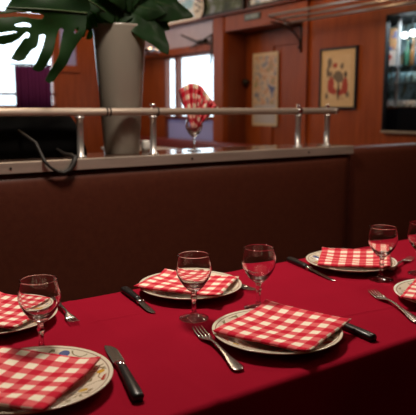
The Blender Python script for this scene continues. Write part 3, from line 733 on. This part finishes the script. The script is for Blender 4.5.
# ------------------------------------------------------------------ plates
def plate_bm():
    return lathe(bmesh.new(), [(0, .0045), (.066, .0045), (.074, .0065), (.082, .0105), (.100, .0150), (.116, .0190), (.1205, .0205), (.122, .0198), (.1215, .0185), (.112, .0145), (.092, .0085), (.074, .0030), (.070, .0004), (.064, 0), (.060, .0018), (0, .0022)], n=96)
plates = [((.738, .844), 'large patterned cream plate front centre, under the fully visible checked napkin'), ((.770, 1.192), 'patterned cream plate on the far side, behind the middle stemmed glass'),
          ((1.258, 1.138), 'patterned cream plate on the far side at the right, beside the bench'), ((.292, .900), 'patterned cream plate in the near left corner of the picture'),
          ((.328, 1.232), 'patterned cream plate at the left edge, behind the left wine glass'), ((1.208, .797), 'patterned cream plate cut off by the right edge of the picture')]
pm = None
for k, ((x, y), lab) in enumerate(plates):
    if pm is None: pm = link('dinner_plate', plate_bm(), M['plate'], None, True); o = pm
    else: o = pm.copy(); C.objects.link(o)
    o.location = (x, y, TZ+.0004); o.rotation_euler = (0, 0, [0, 1.9, 4.0, 2.7, 5.1, .8][k]); tag(o, lab, 'plate', 'patterned dinner plates on the red cloth')

# ------------------------------------------------------------------ folded gingham napkins
def napkin(q, centre, label, nu=5.5, nv=5.3, seed=0, off=(0, 0), curl=.004):
    A, B, C_, D = [Vector((*p, 0)) for p in q]; t = thing('folded_napkin', label, 'napkin', ((A.x+C_.x)/2, (A.y+C_.y)/2, TZ), group='red and cream checked napkins on the plates')
    cen = Vector((*centre, 0)); n = 34
    def surf(u, v, lay):
        p = A*(1-u)*(1-v)+B*u*(1-v)+C_*u*v+D*(1-u)*v   # A->B is u, A->D is v
        d = (p-cen).length
        # a softly sagging pad resting on the rim of the plate
        rim = .0225
        h = rim-.0050*max(0, 1-(d/.10)**2)+(.0012*max(0, d-.115)/.01)
        h += .0016*noise.noise((p.x*22+seed, p.y*22, seed))+.0014*math.sin((u*1.1+v*.7+seed)*6)
        c = min(u, 1-u, v, 1-v)
        h += curl*(max(0, 1-math.hypot(u-1, v)/.22)**2) + curl*.8*(max(0, 1-math.hypot(u, v-1)/.2)**2)
        return Vector((p.x, p.y, h)), c
    for lay in (0, 1):
        bm = bmesh.new(); uvl = bm.loops.layers.uv.new('UVMap'); top = {}; bot = {}
        th = .0030
        for i in range(n+1):
            for j in range(n+1):
                u, v = i/n, j/n
                if lay: u = .985*u+.012; v = .99*v
                p, c = surf(u, v, lay)
                z0 = p.z+(.0034 if not lay else 0)
                ed = min(1, c/.03); hh = th*(.35+.65*math.sqrt(max(0, ed)))
                o_ = Vector((t.location.x, t.location.y, 0))
                top[i, j] = bm.verts.new(Vector((p.x, p.y, z0+hh))-o_); bot[i, j] = bm.verts.new(Vector((p.x, p.y, z0+(th*.2 if ed < 1 else 0)))-o_)
        def face(vs, uvs):
            f = bm.faces.new(vs)
            for lp, (a, b) in zip(f.loops, uvs): lp[uvl].uv = ((a*nu+off[0]), (b*nv+off[1]))
        for i in range(n):
            for j in range(n):
                c4 = [(i, j), (i+1, j), (i+1, j+1), (i, j+1)]; uv = [(a/n, b/n) for a, b in c4]
                face([top[k] for k in c4], uv); face([bot[k] for k in c4][::-1], uv[::-1])
        for i in range(n):
            for (a, b) in (((i, 0), (i+1, 0)), ((n, i), (n, i+1)), ((i+1, n), (i, n)), ((0, i+1), (0, i))):
                face([bot[a], bot[b], top[b], top[a]], [(a[0]/n, a[1]/n), (b[0]/n, b[1]/n), (b[0]/n, b[1]/n), (a[0]/n, a[1]/n)])
        bmesh.ops.recalc_face_normals(bm, faces=bm.faces)
        link('top_fold' if not lay else 'under_fold', bm, M['gingham'], t, True)
    return t
napkin([(.620, .887), (.811, .963), (.874, .784), (.694, .716)], (.738, .844), 'checked napkin on the front centre plate, all four corners showing', 5.5, 5.5, 1, (.1, .1))
napkin([(.635, 1.222), (.769, 1.308), (.885, 1.153), (.750, 1.052)], (.770, 1.192), 'checked napkin on the far plate behind the middle glass', 4.5, 5.5, 2, (.3, .2))
napkin([(1.118, 1.126), (1.272, 1.262), (1.408, 1.128), (1.260, 1.004)], (1.258, 1.138), 'checked napkin on the far right plate beside the bench', 5.5, 5.3, 3, (.2, .0))
napkin([(.277, 1.033), (.400, .888), (.259, .768), (.136, .913)], (.292, .900), 'checked napkin on the near left plate, cut off by the picture edge', 5.3, 5.3, 4, (.15, .25))
napkin([(.215, 1.270), (.365, 1.360), (.445, 1.224), (.325, 1.105)], (.328, 1.232), 'checked napkin on the left edge plate behind the left wine glass', 5, 5.5, 5, (.4, .1))
napkin([(1.070, .826), (1.235, .908), (1.325, .742), (1.158, .664)], (1.208, .797), 'checked napkin on the plate at the right edge of the picture', 5.2, 5.3, 6, (.2, .3))

# ------------------------------------------------------------------ stemmed glasses
def glass_parts(parent):
    bowl = [(0, .0580), (.007, .0585), (.0135, .0622), (.0215, .0705), (.0290, .0815), (.0345, .0930), (.0368, .1035), (.0362, .1130), (.0340, .1250), (.0325, .1335), (.0323, .1348), (.0321, .1356), (.0316, .1360), (.0311, .1356), (.0309, .1348), (.0311, .1335), (.0326, .1250), (.0348, .1130), (.0353, .1035), (.0328, .0938), (.0272, .0835), (.0195, .0750), (.0100, .0700), (.003, .0688), (0, .0687)]
    stem = [(0, .0018), (.010, .0016), (.024, .0005), (.0295, 0), (.0304, .0008), (.0306, .0018), (.0300, .0030), (.0200, .0052), (.0100, .0085), (.0058, .0125), (.0046, .0190), (.0043, .0290), (.0048, .0380), (.0066, .0425), (.0068, .0450), (.0050, .0490), (.0052, .0530), (.0066, .0565), (.0068, .0577), (0, .0579)]
    # one continuous glass body, the foot-and-stem and the bowl each a part
    link('bowl', lathe(bmesh.new(), bowl, n=64), M['glass'], parent, True); link('stem_and_foot', lathe(bmesh.new(), stem, n=48), M['glass_foot'], parent, True)
gl = [((.672, 1.027), 'stemmed glass in the middle, in front of the far plate'), ((.822, 1.002), 'stemmed glass just behind the front centre napkin'), ((1.223, 1.004), 'stemmed glass in front of the far right plate'),
      ((.349, 1.025), 'stemmed glass at the left, behind the near left plate'), ((1.352, .985), 'stemmed glass half cut off by the right edge')]
g0 = None
for (x, y), lab in gl:
    if g0 is None: g0 = bpy.data.objects.new('wine_glass', None); C.objects.link(g0); glass_parts(g0); o = g0
    else: o = copy_tree(g0)
    o.location = (x, y, TZ+.0003); tag(o, lab, 'glass', 'empty stemmed glasses on the red table')
o = copy_tree(g0); o.location = (1.462, 2.228, .9993); del o['group']; tag(o, 'stemmed glass on the bench ledge holding a folded napkin', 'glass')
# fan-folded napkin standing in that glass
t = thing('fan_napkin', 'checked napkin fanned out in the glass on the bench ledge', 'napkin', (1.462, 2.228, 1.078))
bm = bmesh.new(); uvl = bm.loops.layers.uv.new('UVMap'); n, mz = 48, 22; G = []
RT = Vector((.823, -.568, 0)); FW = Vector((.568, .823, 0))
for i in range(n+1):
    u = i/n; row = []
    for j in range(mz+1):
        v = j/mz; ang = (u-.5)*2
        spread = .006+.018*min(1, v/.30) if v < .30 else .024+.054*(v-.30)/.70
        top = .175+.030*math.cos((u-.40)*4)-.05*max(0, u-.62)/.38
        x = ang*spread+.010*v*v; z = top*v-.0*v
        x += .020*max(0, u-.6)*v*2
        y = (.003+.005*min(1, v/.3))*math.cos(i*PI/3)*(1+1.0*v)+ (.014*(ang*ang)*v)
        row.append(bm.verts.new(RT*x+FW*y+Vector((0, 0, z))))
    G.append(row)
for i in range(n):
    for j in range(mz):
        f = bm.faces.new((G[i][j], G[i+1][j], G[i+1][j+1], G[i][j+1]))
        for lp, (a, b) in zip(f.loops, ((i, j), (i+1, j), (i+1, j+1), (i, j+1))): lp[uvl].uv = (a/n*3.6, b/mz*5)
o = link('fan_front', bm, M['gingham'], t, True); s = o.modifiers.new('s', 'SOLIDIFY'); s.thickness = .002
bm = bmesh.new(); uvl = bm.loops.layers.uv.new('UVMap'); G = []
for i in range(17):
    u = i/16; row = []
    for j in range(13):
        v = j/12; x = .022+(u-.25)*.060*v*1.4; z = .06+.105*v-.035*u*v; y = .012+.006*math.cos(i*PI/3)*v-.010*v
        row.append(bm.verts.new(RT*x+FW*y+Vector((0, 0, z))))
    G.append(row)
for i in range(16):
    for j in range(12):
        f = bm.faces.new((G[i][j], G[i+1][j], G[i+1][j+1], G[i][j+1]))
        for lp, (a, b) in zip(f.loops, ((i, j), (i+1, j), (i+1, j+1), (i, j+1))): lp[uvl].uv = (a/16*2+.3, b/12*3)
o = link('side_fold', bm, M['gingham'], t, True); s = o.modifiers.new('s', 'SOLIDIFY'); s.thickness = .002

# ------------------------------------------------------------------ cutlery
def ribbon(bm, secs):
    """secs: (u, centre v, half width, z top, thickness) lofted along u with rounded section"""
    rings = []
    for (u, cv, hw, z, th) in secs:
        rings.append([bm.verts.new((u, cv+hw*a, z+th*b)) for a, b in ((-1, -.35), (-.75, 0), (0, .12), (.75, 0), (1, -.35), (.75, -1), (0, -1), (-.75, -1))])
    for a, b in zip(rings, rings[1:]):
        for k in range(8): bm.faces.new((a[k], a[(k+1) % 8], b[(k+1) % 8], b[k]))
    bm.faces.new(rings[0][::-1]); bm.faces.new(rings[-1])
def fork_bm(L_=.20):
    s = L_/.20; bm = bmesh.new()
    ribbon(bm, [(0, 0, .0055, .0038, .0018), (.003, 0, .0090, .0040, .0024), (.012, 0, .0112, .0046, .0028), (.030, 0, .0092, .0060, .0028), (.048, 0, .0062, .0078, .0028), (.075, 0, .0042, .0100, .0028), (.105, 0, .0031, .0108, .0028), (.122, 0, .0034, .0096, .0028), (.132, 0, .0060, .0075, .0024), (.139, 0, .0098, .0056, .0020), (.148, 0, .0115, .0042, .0018), (.155, 0, .0116, .0036, .0017)])
    for k in range(4):
        c = (-1.5+k)*.0068
        ribbon(bm, [(.154, c, .0023, .0036, .0017), (.166, c*.99, .0016, .0036, .0016), (.178, c*.97, .0015, .0044, .0015), (.190, c*.94, .0014, .0060, .0013), (.200, c*.90, .0008, .0082, .0009)])
    for v in bm.verts: v.co.x *= s; v.co.y *= s**.5
    bmesh.ops.recalc_face_normals(bm, faces=bm.faces); return bm
def fork(handle, tip, label, L_=None):
    h, tp = Vector((*handle, 0)), Vector((*tip, 0)); d = tp-h
    o = link('fork', fork_bm(d.length), M['steel'], None, True); o.location = (h.x, h.y, TZ+.0004); o.rotation_euler = (0, 0, math.atan2(d.y, d.x))
    tag(o, label, 'fork', 'forks beside the plates'); return o
fork((.590, .765), (.640, .968), 'silver fork left of the front centre plate')
fork((1.028, .745), (1.116, .942), 'silver fork left of the plate at the right edge')
fork((.888, 1.283), (.893, 1.095), 'silver fork between the far middle plate and the glass behind the front napkin')
fork((.474, 1.290), (.455, 1.128), 'silver fork beside the left edge plate, tines showing past the left glass')
fork((1.305, 1.045), (1.468, 1.100), 'silver fork lying right of the far right plate')
def knife(handle, tip, label, hl=.46, wide=.0105):
    h, tp = Vector((*handle, 0)), Vector((*tip, 0)); d = tp-h; L_ = d.length
    t = thing('table_knife', label, 'knife', (h.x, h.y, TZ+.0004), math.atan2(d.y, d.x), 'black-handled knives beside the plates')
    H = L_*hl
    bm = bmesh.new(); ribbon(bm, [(0, 0, .0075, .0105, .0102), (.004, 0, .0098, .0118, .0116), (.03, 0, .0100, .0125, .0122), (H*.6, 0, .0088, .0122, .0118), (H-.008, 0, .0082, .0118, .0112), (H, 0, .0076, .0110, .0104)])
    bmesh.ops.recalc_face_normals(bm, faces=bm.faces); hd = link('handle', bm, M['handle'], t, True)
    bm = bmesh.new(); ribbon(bm, [(H, 0, .0074, .0100, .0090), (H+.012, 0, .0084, .0094, .0080), (H+.018, 0, .0096, .0088, .0070), (H+.019, 0, .0060, .0080, .0055)]); bmesh.ops.recalc_face_normals(bm, faces=bm.faces)
    link('bolster', bm, M['chrome'], t, True)
    bm = bmesh.new(); B_ = H+.018; R_ = L_-B_; secs = []
    for k in range(15):
        q = k/14; hw = wide*(1 if q < .6 else math.sqrt(max(.004, 1-((q-.6)/.4)**2.2))); cv = (wide-hw)*.75
        secs.append((B_+R_*q, cv, hw, .0066-.0046*q, .0015))
    ribbon(bm, secs); bmesh.ops.recalc_face_normals(bm, faces=bm.faces); link('blade', bm, M['blade'], t, False)
    return t
knife((.402, .764), (.462, .990), 'black-handled knife right of the near left plate', .52)
knife((.641, 1.283), (.617, 1.100), 'black-handled knife left of the far middle plate', .52, .0075)
knife((1.162, 1.283), (1.112, 1.058), 'black-handled knife left of the far right plate', .42, .0065)
knife((.877, .730), (.893, .940), 'black-handled knife mostly under the front centre napkin', .46)
